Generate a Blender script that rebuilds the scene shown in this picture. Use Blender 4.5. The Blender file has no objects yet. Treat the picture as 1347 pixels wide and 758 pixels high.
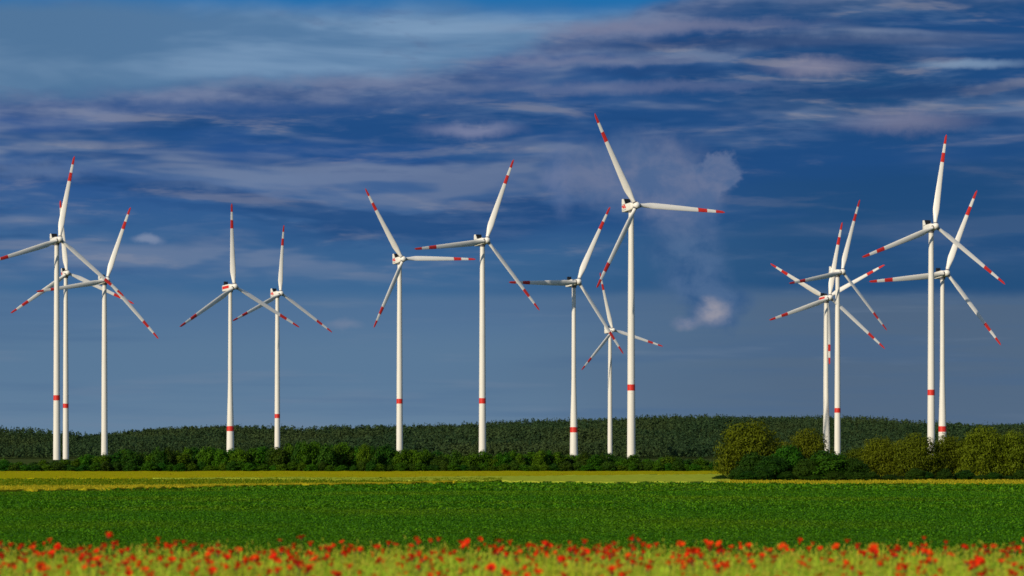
import bpy, bmesh, math, random
import numpy as np
from mathutils import Vector, Matrix

random.seed(7)
RNG = np.random.default_rng(11)
R = math.radians
S = bpy.context.scene
COL = S.collection

# ------------------------------------------------------------------ camera
FPX = 1347 * 100 / 36.0          # focal length in photograph pixels
CAMZ, HORIZ, CX = 1.9, 600.0, 673.5
cd = bpy.data.cameras.new("camera")
cam = bpy.data.objects.new("camera", cd)
COL.objects.link(cam)
cam.location = (0, 0, CAMZ)
cam.rotation_euler = (R(90), 0, 0)
cd.lens, cd.sensor_width, cd.sensor_fit = 100, 36, 'HORIZONTAL'
cd.shift_y = (HORIZ - 379) / 1347.0
cd.clip_start, cd.clip_end = 0.5, 60000
cd.dof.use_dof = True
cd.dof.focus_distance = 210
cd.dof.aperture_fstop = 1.9
S.camera = cam


def lin(c):
    out = []
    for v in c:
        v = v / 255.0
        out.append(v / 12.92 if v <= 0.04045 else ((v + 0.055) / 1.055) ** 2.4)
    return tuple(out)


# ------------------------------------------------------------------ node helper
class NT:
    def __init__(self, tree):
        self.t = tree
        self.n = tree.nodes
        self.l = tree.links

    def node(self, kind, **kw):
        n = self.n.new(kind)
        for k, v in kw.items():
            setattr(n, k, v)
        return n

    def put(self, sock, v):
        if isinstance(v, bpy.types.NodeSocket):
            self.l.new(v, sock)
        elif v is not None:
            if hasattr(sock.default_value, '__len__') and not hasattr(v, '__len__'):
                v = (v,) * len(sock.default_value)
            if hasattr(v, '__len__') and len(v) == 3 and len(sock.default_value) == 4:
                v = tuple(v) + (1,)
            sock.default_value = v

    def m(self, op, a, b=None, c=None, clamp=False):
        n = self.node('ShaderNodeMath', operation=op, use_clamp=clamp)
        for i, v in enumerate((a, b, c)):
            if v is not None:
                self.put(n.inputs[i], v)
        return n.outputs[0]

    def add(self, a, b): return self.m('ADD', a, b)
    def sub(self, a, b): return self.m('SUBTRACT', a, b)
    def mul(self, a, b): return self.m('MULTIPLY', a, b)

    def ss(self, x, a, b, lo=0.0, hi=1.0):
        n = self.node('ShaderNodeMapRange', interpolation_type='SMOOTHSTEP')
        self.put(n.inputs['Value'], x)
        self.put(n.inputs['From Min'], a)
        self.put(n.inputs['From Max'], b)
        self.put(n.inputs['To Min'], lo)
        self.put(n.inputs['To Max'], hi)
        return n.outputs['Result']

    def lm(self, x, a, b, lo=0.0, hi=1.0):
        n = self.node('ShaderNodeMapRange')
        n.clamp = True
        self.put(n.inputs['Value'], x)
        self.put(n.inputs['From Min'], a)
        self.put(n.inputs['From Max'], b)
        self.put(n.inputs['To Min'], lo)
        self.put(n.inputs['To Max'], hi)
        return n.outputs['Result']

    def vec(self, x, y, z):
        n = self.node('ShaderNodeCombineXYZ')
        for i, v in enumerate((x, y, z)):
            self.put(n.inputs[i], v)
        return n.outputs[0]

    def vmul(self, a, b):
        n = self.node('ShaderNodeVectorMath', operation='MULTIPLY')
        self.put(n.inputs[0], a)
        self.put(n.inputs[1], b)
        return n.outputs[0]

    def vadd(self, a, b):
        n = self.node('ShaderNodeVectorMath', operation='ADD')
        self.put(n.inputs[0], a)
        self.put(n.inputs[1], b)
        return n.outputs[0]

    def noise(self, v, scale=1.0, detail=5, rough=.55, dist=0.0, color=False):
        n = self.node('ShaderNodeTexNoise')
        if v is not None:
            self.put(n.inputs['Vector'], v)
        n.inputs['Scale'].default_value = scale
        n.inputs['Detail'].default_value = detail
        n.inputs['Roughness'].default_value = rough
        n.inputs['Distortion'].default_value = dist
        return n.outputs['Color' if color else 'Fac']

    def mix(self, f, a, b):
        n = self.node('ShaderNodeMix', data_type='RGBA', clamp_factor=True)
        self.put(n.inputs[0], f)
        self.put(n.inputs[6], a)
        self.put(n.inputs[7], b)
        return n.outputs[2]


# ------------------------------------------------------------------ world
SUN_EL, SUN_AZ = R(23), R(221)          # azimuth clockwise from +Y (view direction)
SKY_STRENGTH = 0.1


def build_world():
    w = bpy.data.worlds.new("World")
    S.world = w
    w.use_nodes = True
    w.cycles.sampling_method = 'MANUAL'
    w.cycles.sample_map_resolution = 256
    w.node_tree.nodes.clear()
    t = NT(w.node_tree)
    K = 1.0 / SKY_STRENGTH

    def C(*rgb):
        return tuple(v * K for v in lin(rgb))
    tc = t.node('ShaderNodeTexCoord').outputs['Generated']
    sep = t.node('ShaderNodeSeparateXYZ')
    t.put(sep.inputs[0], tc)
    x, y, z = sep.outputs
    U = t.mul(t.m('ARCTAN2', x, y), FPX)
    V = t.mul(t.m('ARCSINE', z), FPX)

    def nz(hw, vw, detail=5, rough=.55, dist=0., off=0., color=False, up=0.0):
        v = t.vadd(t.vmul(tc, (FPX / hw, FPX / hw, FPX / vw)), (off, off * .7, off * 1.3 + up / vw))
        return t.noise(v, 1.0, detail, rough, dist, color)

    sky = t.node('ShaderNodeTexSky', sky_type='NISHITA', sun_disc=False)
    sky.sun_elevation, sky.sun_rotation = SUN_EL, SUN_AZ
    sky.air_density, sky.dust_density, sky.ozone_density = 1.2, 0.3, 2.5
    clear = sky.outputs[0]

    # soft wobble shared by the layer edges
    wob = t.mul(t.sub(nz(420, 120, 3, .5, off=3), .5), 2.0)
    wob2 = t.mul(t.sub(nz(120, 60, 4, .6, off=9), .5), 2.0)
    rag = t.mul(t.sub(nz(46, 34, 6, .66, off=15), .5), 2.0)
    right = t.ss(t.add(U, t.mul(wob, 150)), -150, 480)

    # 1 base: slate haze low down, dark blue cloud deck above a level base line
    low = t.mix(t.ss(V, 0, 120), C(104, 131, 157), C(90, 121, 152))
    low = t.mix(t.ss(V, 130, 200), low, C(80, 113, 150))
    low = t.mix(t.mul(right, .8), low, C(79, 99, 124))
    s0 = t.ss(nz(520, 30, 4, .5, off=31), .48, .68)
    low = t.mix(t.mul(s0, .35), low, C(66, 100, 140))
    s0b = t.ss(nz(300, 26, 4, .5, off=37), .55, .72)
    low = t.mix(t.mul(s0b, .3), low, C(112, 130, 154))
    deck = t.mix(t.ss(V, 225, 400), C(62, 104, 147), C(40, 82, 142))
    deck = t.mix(t.mul(right, .75), deck, C(26, 70, 114))
    big = nz(650, 100, 3, .5, off=41)
    deck = t.mix(t.mul(t.ss(big, .46, .64, 0, .85), t.ss(V, 225, 330)), deck, C(32, 76, 130))
    Vb = t.add(t.add(V, t.mul(wob, 20)), t.mul(wob2, 7))
    base = t.mix(t.ss(Vb, 203, 226), low, deck)
    underdark = t.mul(t.ss(Vb, 209, 220), t.ss(Vb, 262, 224))
    base = t.mix(t.mul(t.mul(underdark, .35), right), base, C(34, 78, 124))

    # 2 layered cloud in the deck: each bank is lit on its upper edge and dark along its base
    def layer(base, hw, vw, off, lo, hi, amt, mid, lit, dark, up, gain, detail=6):
        n0 = nz(hw, vw, detail, .58, .25, off)
        n1 = nz(hw, vw, detail, .58, .25, off, up=up)
        dens = t.ss(n0, lo, hi)
        sh = t.mul(t.sub(n0, n1), gain)
        c = t.mix(t.ss(sh, .0, 1.0), mid, lit)
        base = t.mix(t.mul(t.mul(dens, amt), t.ss(sh, -1.2, .2, .35, 1.0)), base, c)
        return t.mix(t.mul(t.mul(t.ss(sh, -.15, -1.0), amt), t.ss(n1, lo, hi)), base, dark)

    band = t.mul(t.ss(V, 212, 262), t.ss(V, 640, 590))
    upperb = t.ss(t.add(V, t.mul(wob, 40)), 330, 430)
    calm = t.sub(1.0, t.mul(t.mul(right, t.ss(V, 440, 370)), .75))
    amt = t.mul(t.mul(band, calm), t.lm(upperb, 0, 1, .62, .9))
    base = layer(base, 540, 86, 84, .45, .62, t.mul(amt, .95), C(76, 106, 150), C(116, 131, 160), C(28, 70, 122), 22, 11, 4)
    base = layer(base, 260, 40, 61, .49, .66, t.mul(amt, .5), C(86, 114, 154), C(148, 149, 162), C(28, 72, 126), 12, 8, 5)
    st = nz(120, 20, 5, .6, .3, off=51)
    base = t.mix(t.mul(t.mul(t.ss(st, .50, .70), .15), t.mul(band, calm)), base, C(118, 134, 166))

    # 4 ragged upper edge of the deck and the paler sky above it
    E = t.add(t.lm(U, -673, -73, 455, 498), t.lm(U, -73, 330, 0, 118))
    E = t.add(E, t.add(t.mul(wob, 20), t.add(t.mul(wob2, 15), t.mul(rag, 7))))
    dE = t.sub(V, E)
    rim = t.mul(t.ss(dE, -48, -6), t.ss(dE, 26, 4))
    base = t.mix(t.mul(rim, t.ss(nz(150, 40, 4, .6, off=91), .35, .65, .15, .75)), base, C(122, 134, 164))
    upper = t.mix(t.ss(nz(380, 80, 4, .55, .4, off=95), .38, .66), C(84, 122, 162), C(124, 155, 188))
    upper = t.mix(t.ss(U, -250, -640, 0, .55), upper, C(78, 114, 150))
    upper = t.mix(t.ss(nz(190, 50, 5, .6, .3, off=99), .55, .74, 0, .55), upper, C(88, 108, 146))
    upper = t.mix(t.ss(t.add(V, t.add(t.mul(wob, 26), t.mul(wob2, 10))), 564, 602), upper, C(34, 110, 172))
    sk = t.mix(t.ss(dE, -6, 24), base, upper)

    # 5 towering cumulus and its trailing dark curtain, right of the middle
    wu = t.add(t.mul(wob2, 22), t.mul(rag, 15))
    wvv = t.add(t.mul(wob, 10), t.mul(t.sub(nz(38, 32, 4, .6, off=107), .5), 44))

    def blob(cx, cy, rx, ry, soft, warp=1.0):
        du = t.m('DIVIDE', t.sub(t.add(U, t.mul(wu, warp)), cx - CX), rx)
        dv = t.m('DIVIDE', t.sub(t.add(V, t.mul(wvv, warp)), HORIZ - cy), ry)
        d = t.m('SQRT', t.add(t.mul(du, du), t.mul(dv, dv)))
        return t.ss(d, 1.0, 1.0 - soft)

    def paint(sk, f, col, k):
        return t.mix(t.mul(f, k), sk, col)
    tex = t.ss(nz(60, 48, 5, .6, .3, off=113), .36, .66)
    # broad banks: dark body with a pale top
    for cx, cy, rx, ry, c, k in ((880, 40, 300, 15, C(122, 126, 154), .6), (1010, 62, 430, 17, C(32, 66, 116), .75), (760, 84, 240, 10, C(118, 126, 156), .5),
                                 (1190, 128, 330, 15, C(30, 68, 118), .7), (820, 118, 330, 13, C(108, 118, 152), .5), (860, 96, 150, 10, C(36, 72, 124), .55),
                                 (300, 146, 330, 13, C(34, 78, 136), .6), (640, 132, 260, 10, C(40, 82, 138), .5), (430, 112, 240, 11, C(116, 128, 160), .45),
                                 (180, 190, 260, 17, C(34, 80, 134), .5), (620, 205, 220, 13, C(40, 86, 140), .45)):
        sk = paint(sk, blob(cx, cy, rx, ry, .95, .5), c, k)
    sk = paint(sk, blob(738, 235, 30, 66, .75), t.mix(tex, C(74, 102, 148), C(100, 118, 158)), .7)
    col = blob(835, 232, 138, 68, .65)
    for args in ((900, 258, 78, 60, .45, 1.3), (944, 238, 36, 40, .35, 1.4), (898, 318, 66, 60, .6, 1.2), (915, 368, 60, 54, .6, 1.2), (938, 402, 56, 44, .6)):
        col = t.m('MAXIMUM', col, blob(*args))
    topc = t.mix(tex, C(82, 107, 148), C(110, 122, 154))
    botc = t.mix(tex, C(50, 88, 134), C(78, 107, 147))
    sk = paint(sk, col, t.mix(t.ss(t.add(V, t.mul(wob2, 40)), 260, 335), botc, topc), .85)
    sk = paint(sk, blob(936, 411, 34, 26, .85, .55), t.mix(tex, C(108, 124, 154), C(160, 156, 166)), .9)
    sk = paint(sk, blob(903, 426, 26, 12, .9, .35), t.mix(tex, C(92, 114, 150), C(140, 142, 160)), .8)
    sk = paint(sk, blob(199, 318, 28, 8.5, .75, .38), C(122, 138, 168), .9)
    sk = paint(sk, blob(455, 428, 34, 12, .95, .5), C(118, 132, 158), .6)
    sk = paint(sk, blob(1270, 94, 110, 9, .9, .25), C(126, 152, 182), .75)
    sk = paint(sk, blob(1070, 95, 100, 20, .95, .5), C(150, 146, 164), .6)
    sk = paint(sk, blob(1190, 165, 130, 24, .95, .6), C(130, 130, 154), .6)
    sk = paint(sk, blob(620, 172, 90, 16, .95, .5), C(140, 144, 172), .6)
    sk = paint(sk, blob(330, 238, 190, 22, .95, .6), C(110, 130, 164), .5)
    sk = paint(sk, blob(60, 228, 130, 20, .95, .6), C(106, 126, 160), .5)

    # 6 above the frame: broken cloud over clear blue
    hi = t.mix(t.ss(nz(900, 500, 4, .58, .4, off=121), .44, .64), clear, C(150, 162, 184))
    sk = t.mix(t.ss(V, 640, 1000), sk, hi)

    bg = t.node('ShaderNodeBackground')
    t.put(bg.inputs['Color'], sk)
    bg.inputs['Strength'].default_value = SKY_STRENGTH
    out = t.node('ShaderNodeOutputWorld')
    t.l.new(bg.outputs[0], out.inputs['Surface'])


build_world()

# ------------------------------------------------------------------ sun
sl = bpy.data.lights.new("sun", 'SUN')
sl.energy, sl.angle, sl.color = 4.3, R(0.5), (1.0, 0.87, 0.67)
sun = bpy.data.objects.new("sun", sl)
COL.objects.link(sun)
tosun = Vector((math.sin(SUN_AZ) * math.cos(SUN_EL), math.cos(SUN_AZ) * math.cos(SUN_EL), math.sin(SUN_EL)))
sun.rotation_euler = (-tosun).to_track_quat('-Z', 'Y').to_euler()
sun.location = tosun * 300

# ------------------------------------------------------------------ colour management
S.view_settings.view_transform = 'Standard'
S.view_settings.look = 'None'
S.view_settings.exposure = 0.0
S.view_settings.gamma = 1.0
S.view_settings.use_curve_mapping = False
S.render.engine = 'CYCLES'
S.cycles.max_bounces = 4
S.cycles.diffuse_bounces = 2
S.cycles.transparent_max_bounces = 6


# ------------------------------------------------------------------ object helpers
def tag(o, label=None, cat=None, group=None, kind=None):
    if label:
        o['label'] = label
    if cat:
        o['category'] = cat
    if group:
        o['group'] = group
    if kind:
        o['kind'] = kind
    return o


def empty(name, loc, rz=0.0):
    o = bpy.data.objects.new(name, None)
    o.empty_display_size = 1.0
    COL.objects.link(o)
    o.location = loc
    o.rotation_euler = (0, 0, rz)
    return o


def link(name, mesh, parent=None):
    o = bpy.data.objects.new(name, mesh)
    COL.objects.link(o)
    if parent:
        o.parent = parent
    return o


def mesh_np(name, verts, faces, mat, smooth=False, rnd=None):
    """verts (n,3), faces (m,k) all the same size k; rnd = one value per face"""
    me = bpy.data.meshes.new(name)
    verts = np.ascontiguousarray(verts, dtype=np.float32)
    faces = np.ascontiguousarray(faces, dtype=np.int32)
    m, k = faces.shape
    me.vertices.add(len(verts))
    me.vertices.foreach_set('co', verts.ravel())
    me.loops.add(m * k)
    me.loops.foreach_set('vertex_index', faces.ravel())
    me.polygons.add(m)
    me.polygons.foreach_set('loop_start', np.arange(0, m * k, k, dtype=np.int32))
    me.polygons.foreach_set('loop_total', np.full(m, k, dtype=np.int32))
    if smooth:
        me.polygons.foreach_set('use_smooth', np.ones(m, dtype=bool))
    if rnd is not None:
        a = me.attributes.new('rnd', 'FLOAT', 'FACE')
        a.data.foreach_set('value', np.ascontiguousarray(rnd, dtype=np.float32))
    me.update(calc_edges=True)
    me.materials.append(mat)
    return me


class MB:
    """collects shapes and builds one mesh"""
    def __init__(self):
        self.v, self.f = [], []

    def raw(self, vs, fs):
        o = len(self.v)
        self.v += [tuple(p) for p in vs]
        self.f += [tuple(i + o for i in f) for f in fs]

    def loft(self, rings, cap0=True, cap1=True):
        n = len(rings[0])
        vs = [p for r in rings for p in r]
        fs = []
        for i in range(len(rings) - 1):
            for j in range(n):
                a, b = i * n + j, i * n + (j + 1) % n
                fs.append((a, b, b + n, a + n))
        if cap0:
            fs.append(tuple(range(n - 1, -1, -1)))
        if cap1:
            o = (len(rings) - 1) * n
            fs.append(tuple(range(o, o + n)))
        self.raw(vs, fs)

    def tube(self, pts, rads, n=8, cap=True):
        rings = []
        for i, p in enumerate(pts):
            p = Vector(p)
            q = Vector(pts[min(i + 1, len(pts) - 1)]) - Vector(pts[max(i - 1, 0)])
            q.normalize()
            a = q.orthogonal().normalized() if abs(q.z) < .9 else (Vector((1, 0, 0)) - q * q.x).normalized()
            b = q.cross(a)
            rings.append([p + a * math.cos(2 * math.pi * k / n) * rads[i] + b * math.sin(2 * math.pi * k / n) * rads[i] for k in range(n)])
        self.loft(rings, cap, cap)

    def box(self, c, s, taper=1.0):
        x, y, z = c
        a, b, h = s[0] / 2, s[1] / 2, s[2] / 2
        vs = [(x + i * a * (taper if k > 0 else 1), y + j * b * (taper if k > 0 else 1), z + k * h) for k in (-1, 1) for j in (-1, 1) for i in (-1, 1)]
        self.raw(vs, [(0, 2, 3, 1), (4, 5, 7, 6), (0, 1, 5, 4), (2, 6, 7, 3), (0, 4, 6, 2), (1, 3, 7, 5)])

    def mesh(self, name, mat, smooth=None, bevel=0.0):
        me = bpy.data.meshes.new(name)
        me.from_pydata([tuple(p) for p in self.v], [], self.f)
        me.update()
        bm = bmesh.new()
        bm.from_mesh(me)
        if bevel > 0:
            bmesh.ops.bevel(bm, geom=bm.edges[:], offset=bevel, segments=2, affect='EDGES', profile=.6)
        bmesh.ops.recalc_face_normals(bm, faces=bm.faces[:])
        bm.to_mesh(me)
        bm.free()
        if smooth is not None:
            me.shade_smooth()
            me.set_sharp_from_angle(angle=R(smooth))
        me.materials.append(mat)
        return me

    def build(self, name, mat, parent=None, smooth=None, bevel=0.0):
        return link(name, self.mesh(name, mat, smooth, bevel), parent)


# ------------------------------------------------------------------ materials
def mat_new(name):
    m = bpy.data.materials.new(name)
    m.use_nodes = True
    t = NT(m.node_tree)
    b = t.n['Principled BSDF']
    return m, t, b


def painted(name, col, rough=.45, var=.06, scale=.25, streak=False):
    m, t, b = mat_new(name)
    pos = t.node('ShaderNodeNewGeometry').outputs['Position']
    n = t.noise(t.vmul(pos, (1, 1, .12 if streak else 1)), scale, 6, .6)
    dark = tuple(c * (1 - var * 2.2) for c in col)
    t.put(b.inputs['Base Color'], t.mix(t.ss(n, .42, .72), col, dark))
    b.inputs['Roughness'].default_value = rough
    b.inputs['Specular IOR Level'].default_value = .35
    return m


def leafy(name, ca, cb, cc=None, rough=.6, trans=.25, objvar=.0, patch=None):
    """foliage: colour varies per leaf (rnd attribute) and per plant"""
    m, t, b = mat_new(name)
    a = t.node('ShaderNodeAttribute', attribute_name='rnd')
    c = t.mix(a.outputs['Fac'], ca, cb)
    if patch:
        pos = t.node('ShaderNodeNewGeometry').outputs['Position']
        n = t.noise(t.vmul(pos, patch[:3]), 1.0, 4, .6)
        c = t.mix(t.ss(n, .42, .66, 0, patch[3]), c, cc)
    if objvar:
        oi = t.node('ShaderNodeObjectInfo').outputs['Random']
        hs = t.node('ShaderNodeHueSaturation')
        t.put(hs.inputs['Color'], c)
        t.put(hs.inputs['Hue'], t.lm(oi, 0, 1, .5 - objvar * .12, .5 + objvar * .12))
        t.put(hs.inputs['Value'], t.lm(t.m('FRACT', t.mul(oi, 7.31)), 0, 1, 1 - objvar, 1 + objvar))
        c = hs.outputs[0]
    t.put(b.inputs['Base Color'], c)
    b.inputs['Roughness'].default_value = rough
    b.inputs['Specular IOR Level'].default_value = .06
    if trans:
        tr = t.node('ShaderNodeBsdfTranslucent')
        t.put(tr.inputs['Color'], c)
        mx = t.node('ShaderNodeMixShader')
        mx.inputs[0].default_value = trans
        t.l.new(b.outputs[0], mx.inputs[1])
        t.l.new(tr.outputs[0], mx.inputs[2])
        t.l.new(mx.outputs[0], t.n['Material Output'].inputs['Surface'])
    return m


def fieldmat(name, ca, cb, cc, sx=.35, sy=.05, fine=3.0, bump=.3):
    m, t, b = mat_new(name)
    pos = t.node('ShaderNodeNewGeometry').outputs['Position']
    n1 = t.noise(t.vmul(pos, (sx * .12, sy * .3, .1)), 1.0, 7, .68)
    n2 = t.noise(t.vmul(pos, (fine, fine * .35, fine)), 1.0, 4, .65)
    c = t.mix(t.ss(n1, .38, .64), ca, cb)
    c = t.mix(t.ss(n2, .42, .68, 0, .75), c, cc)
    t.put(b.inputs['Base Color'], c)
    b.inputs['Roughness'].default_value = .85
    b.inputs['Specular IOR Level'].default_value = 0.0
    bp = t.node('ShaderNodeBump')
    bp.inputs['Strength'].default_value = bump
    bp.inputs['Distance'].default_value = .3
    t.put(bp.inputs['Height'], n2)
    t.l.new(bp.outputs[0], b.inputs['Normal'])
    return m


M = {}
M['tower'] = painted('turbine_white', (.72, .695, .625), .45, .03, .35, True)
M['blade'] = painted('blade_white', (.78, .755, .69), .4, .02, .2)
M['red'] = painted('signal_red', (.62, .030, .018), .45, .06, .5)
M['dark'] = painted('radiator_black', (.012, .012, .014), .5, .1, 2.0)
M['grey'] = painted('marking_grey', (.16, .17, .19), .5, .05, 2.0)
M['dark_grey'] = painted('bearing_steel_and_root_shade', (.10, .10, .11), .5, .1, 1.0)  # yaw bearing steel, also the shade painted at the blade roots
M['bark'] = painted('bark', (.085, .065, .045), .9, .2, 3.0)


# ------------------------------------------------------------------ terrain
def sstep(a, b, x):
    t = np.clip((x - a) / (b - a), 0, 1)
    return t * t * (3 - 2 * t)


CREST_X = np.array([-900, -400, 0, 100, 200, 300, 400, 500, 600, 700, 850, 950, 1100, 1200, 1300, 1347, 1700, 2400.])
CREST_Y = np.array([576, 573, 569, 572, 566, 563, 566, 562, 557, 553, 547, 548, 552, 557, 558, 556, 561, 570.])


def ground_z(x, y):
    x = np.asarray(x, float)
    y = np.asarray(y, float)
    z = -.8 * sstep(37, 62, y) - 2.75 * np.clip((y - 58) / 442.0, 0, 1) - .45 * sstep(500, 1000, y)
    z = z + 3.0 * sstep(1100, 2000, y)
    # wooded hill
    px = CX + x / np.maximum(y, 400) * FPX
    top = CAMZ + (HORIZ - np.interp(px, CREST_X, CREST_Y)) * 3350 / FPX - 14.0
    und = 2.2 * np.sin(x * .011 + 1.3) * np.sin(y * .009) + 1.5 * np.sin(x * .023 + y * .013)
    z = z + (top + 1) * sstep(2560, 3350, y) + (und * 1.6 + 3.5 * np.sin(x * .0075 + y * .0061) * np.sin(y * .0125 + 1)) * sstep(2600, 2850, y) * (1 - .6 * sstep(3150, 3350, y))
    z = z - 12 * sstep(3500, 5200, y)
    return z


def d_at(ypx, h, x_px=CX):
    """distance at which a surface h above the ground shows at photo row ypx"""
    d = np.linspace(36, 1100, 6000)
    yy = HORIZ + FPX * (CAMZ - ground_z((x_px - CX) / FPX * d, d) - h) / d
    i = np.argmin(np.abs(yy - ypx))
    return float(d[i])


def X_at(px, d):
    return (px - CX) / FPX * d


ys = np.concatenate([np.linspace(-300, 40, 18), np.linspace(44, 500, 60), np.linspace(520, 1200, 36), np.linspace(1240, 2400, 26),
                     np.linspace(2430, 3700, 60), np.linspace(3800, 14000, 40)])
xs = np.linspace(-1, 1, 161)
gx = np.array([xs * (260 + max(y, 0) * .75) for y in ys])
gy = np.repeat(ys[:, None], len(xs), 1)
gv = np.stack([gx, gy, ground_z(gx, gy)], -1).reshape(-1, 3)
nx = len(xs)
ii, jj = np.meshgrid(np.arange(len(ys) - 1), np.arange(nx - 1), indexing='ij')
a = (ii * nx + jj).ravel()
gf = np.stack([a, a + 1, a + nx + 1, a + nx], 1)
M['ground'] = fieldmat('meadow_ground', (.045, .07, .018), (.06, .075, .022), (.03, .05, .014), .5, .1, 1.5)
tag(link('ground', mesh_np('ground', gv, gf, M['ground'], True)), kind='structure')


def waver(px):
    """uneven field margins: a small relative shift along the margin"""
    px = np.asarray(px, float)
    return 1 + .012 * np.sin(px * .021 + .5) + .007 * np.sin(px * .067 + 1) + .005 * np.sin(px * .19 + 2)


# ------------------------------------------------------------------ fields: slabs of standing crop with real height
def field(name, near, far, h, mat, rough=.06, rows=60, cols=220, x0=-300, x1=1650):
    """near / far: lists of (photo column, distance); the slab follows the ground"""
    px = np.linspace(x0, x1, cols)
    dn = np.interp(px, [p[0] for p in near], [p[1] for p in near])
    df = np.interp(px, [p[0] for p in far], [p[1] for p in far])
    dn, df = dn * waver(px), df * waver(px)
    t = np.linspace(0, 1, rows) ** 1.3
    d = dn[None] + (df - dn)[None] * t[:, None]
    x = (px[None] - CX) / FPX * d
    z = ground_z(x, d) + h + RNG.normal(0, rough, d.shape)
    top = np.stack([x, d, z], -1)
    skn, skf = top[:1].copy(), top[-1:].copy()
    skn[..., 2] -= h + .15
    skf[..., 2] -= h + .15
    allv = np.concatenate([skn, top, skf], 0)
    n0, n1 = allv.shape[:2]
    i, j = np.meshgrid(np.arange(n0 - 1), np.arange(n1 - 1), indexing='ij')
    a = (i * n1 + j).ravel()
    f = np.stack([a, a + 1, a + n1 + 1, a + n1], 1)
    return tag(link(name, mesh_np(name, allv.reshape(-1, 3), f, mat, False)), kind='structure')


HC = .5
crop_far = [(-300, d_at(651, HC)), (0, d_at(647, HC)), (200, d_at(643, HC)), (400, d_at(638.5, HC)), (520, d_at(636, HC)),
            (700, d_at(634, HC)), (945, d_at(634.8, HC)), (1347, d_at(637, HC)), (1650, d_at(638.5, HC))]
crop_near = [(-300, 57), (1650, 58)]


def crop_far_at(px):
    return np.interp(px, [p[0] for p in crop_far], [p[1] for p in crop_far]) * waver(px)


def off(lst, k):
    return [(a, b + k) for a, b in lst]


M['cropbase'] = fieldmat('crop_canopy', (.038, .130, .003), (.048, .142, .003), (.024, .086, .002), 1.0, .2, 5.0, .6)
field('crop_field', crop_near, crop_far, .33, M['cropbase'], .03, 160, 240)

HY = .6
yl_far = [(-300, d_at(642, HY)), (0, d_at(640, HY)), (200, d_at(638.3, HY)), (400, d_at(636, HY)), (520, d_at(634.6, HY)), (600, d_at(634, HC) + 6), (1650, d_at(634, HC) + 6)]
yl_near = off(crop_far, .5)
yl_near = [(a, min(b, float(np.interp(a, [p[0] for p in yl_far], [p[1] for p in yl_far])) - .5)) for a, b in yl_near if a <= 600] + [(600, d_at(634.9, HC))]
M['yellow'] = fieldmat('flowering_yellow_strip', (.36, .29, .010), (.30, .26, .010), (.18, .20, .010), .3, .1, 2.0)
field('yellow_flower_strip', yl_near, yl_far, HY, M['yellow'], .10, 20, 160, -300, 600)

HW = .6
wd_far = [(-300, d_at(631, HW)), (0, d_at(630, HW)), (250, d_at(629.2, HW)), (945, d_at(629, HW)), (1650, d_at(629, HW))]
wd_near = [(-300, yl_far[0][1] + .5), (0, yl_far[1][1] + .5), (200, yl_far[2][1] + .5), (400, yl_far[3][1] + .5), (520, yl_far[4][1] + .5), (640, d_at(633.6, HW)), (700, d_at(633, HW))]
M['weedy'] = fieldmat('weedy_green_strip', (.07, .13, .002), (.13, .15, .003), (.04, .09, .002), .4, .12, 1.5)
field('weedy_grass_strip', wd_near, [(a, b - .5) for a, b in wd_far], HW * .8, M['weedy'], .12, 30, 170, -300, 660)

pl_near = [(200, wd_far[2][1] - 6), (420, d_at(631, HW)), (560, d_at(632.4, HW)), (660.5, d_at(633.2, HW)), (700, d_at(633.6, HW)), (945, d_at(634.2, HW)), (960, d_at(634.2, HW))]
pl_far = [(200, wd_far[2][1] + 4), (500, d_at(628.0, HW)), (700, d_at(626.5, HW)), (820, d_at(624.6, HW)), (960, d_at(624.2, HW))]
M['pale'] = fieldmat('pale_wheat', (.30, .35, .03), (.26, .33, .025), (.34, .35, .04), .3, .1, 1.0)
field('pale_wheat_field', pl_near, pl_far, HW + .05, M['pale'], .06, 26, 150, 200, 960)

oc_near = [(-300, wd_far[0][1]), (0, wd_far[1][1]), (200, wd_far[2][1] + 4.5), (500, d_at(628.0, HW) + .5), (700, d_at(626.5, HW) + .5), (820, d_at(624.6, HW) + .5), (1650, d_at(624.6, HW))]
oc_far = [(-300, 1010), (1650, 1010)]
M['ochre'] = fieldmat('ripe_barley', (.35, .30, .005), (.29, .28, .005), (.22, .24, .004), .2, .08, 1.0)
field('ripe_barley_field', oc_near, oc_far, HW, M['ochre'], .07, 20, 200, -300, 1650)

ry_near = [(944, d_at(635.0, HC) + .5), (1347, d_at(637, HC) + .5), (1650, d_at(638.5, HC) + .5)]
ry_far = [(944, d_at(632.2, HY)), (1347, d_at(631, HY)), (1650, d_at(631, HY))]
field('yellow_field_margin', ry_near, ry_far, HY * .8, M['yellow'], .10, 16, 150, 944, 1650)


# ------------------------------------------------------------------ leafy crop (stuff)
def leaves(cx, cy, cz, ln, wd, up_lo, up_hi, rng):
    """bent four-vertex leaves (two triangles each) -> verts, faces"""
    n = len(cx)
    az = rng.uniform(0, 2 * np.pi, n)
    el = rng.uniform(up_lo, up_hi, n)
    d = np.stack([np.cos(az) * np.cos(el), np.sin(az) * np.cos(el), np.sin(el)], 1)
    s = np.stack([-np.sin(az), np.cos(az), rng.uniform(-.5, .5, n)], 1)
    s /= np.linalg.norm(s, axis=1)[:, None]
    c = np.stack([cx, cy, cz], 1)
    p0 = c
    p3 = c + d * ln[:, None]
    p3[:, 2] -= .15 * ln
    mid = c + d * ln[:, None] * .5
    mid[:, 2] += .08 * ln
    p1, p2 = mid + s * wd[:, None] * .5, mid - s * wd[:, None] * .5
    v = np.stack([p0, p1, p3, p2], 1).reshape(-1, 3)
    b = np.arange(n) * 4
    f = np.stack([b, b + 1, b + 2, b + 3], 1)
    return v, f


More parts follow.
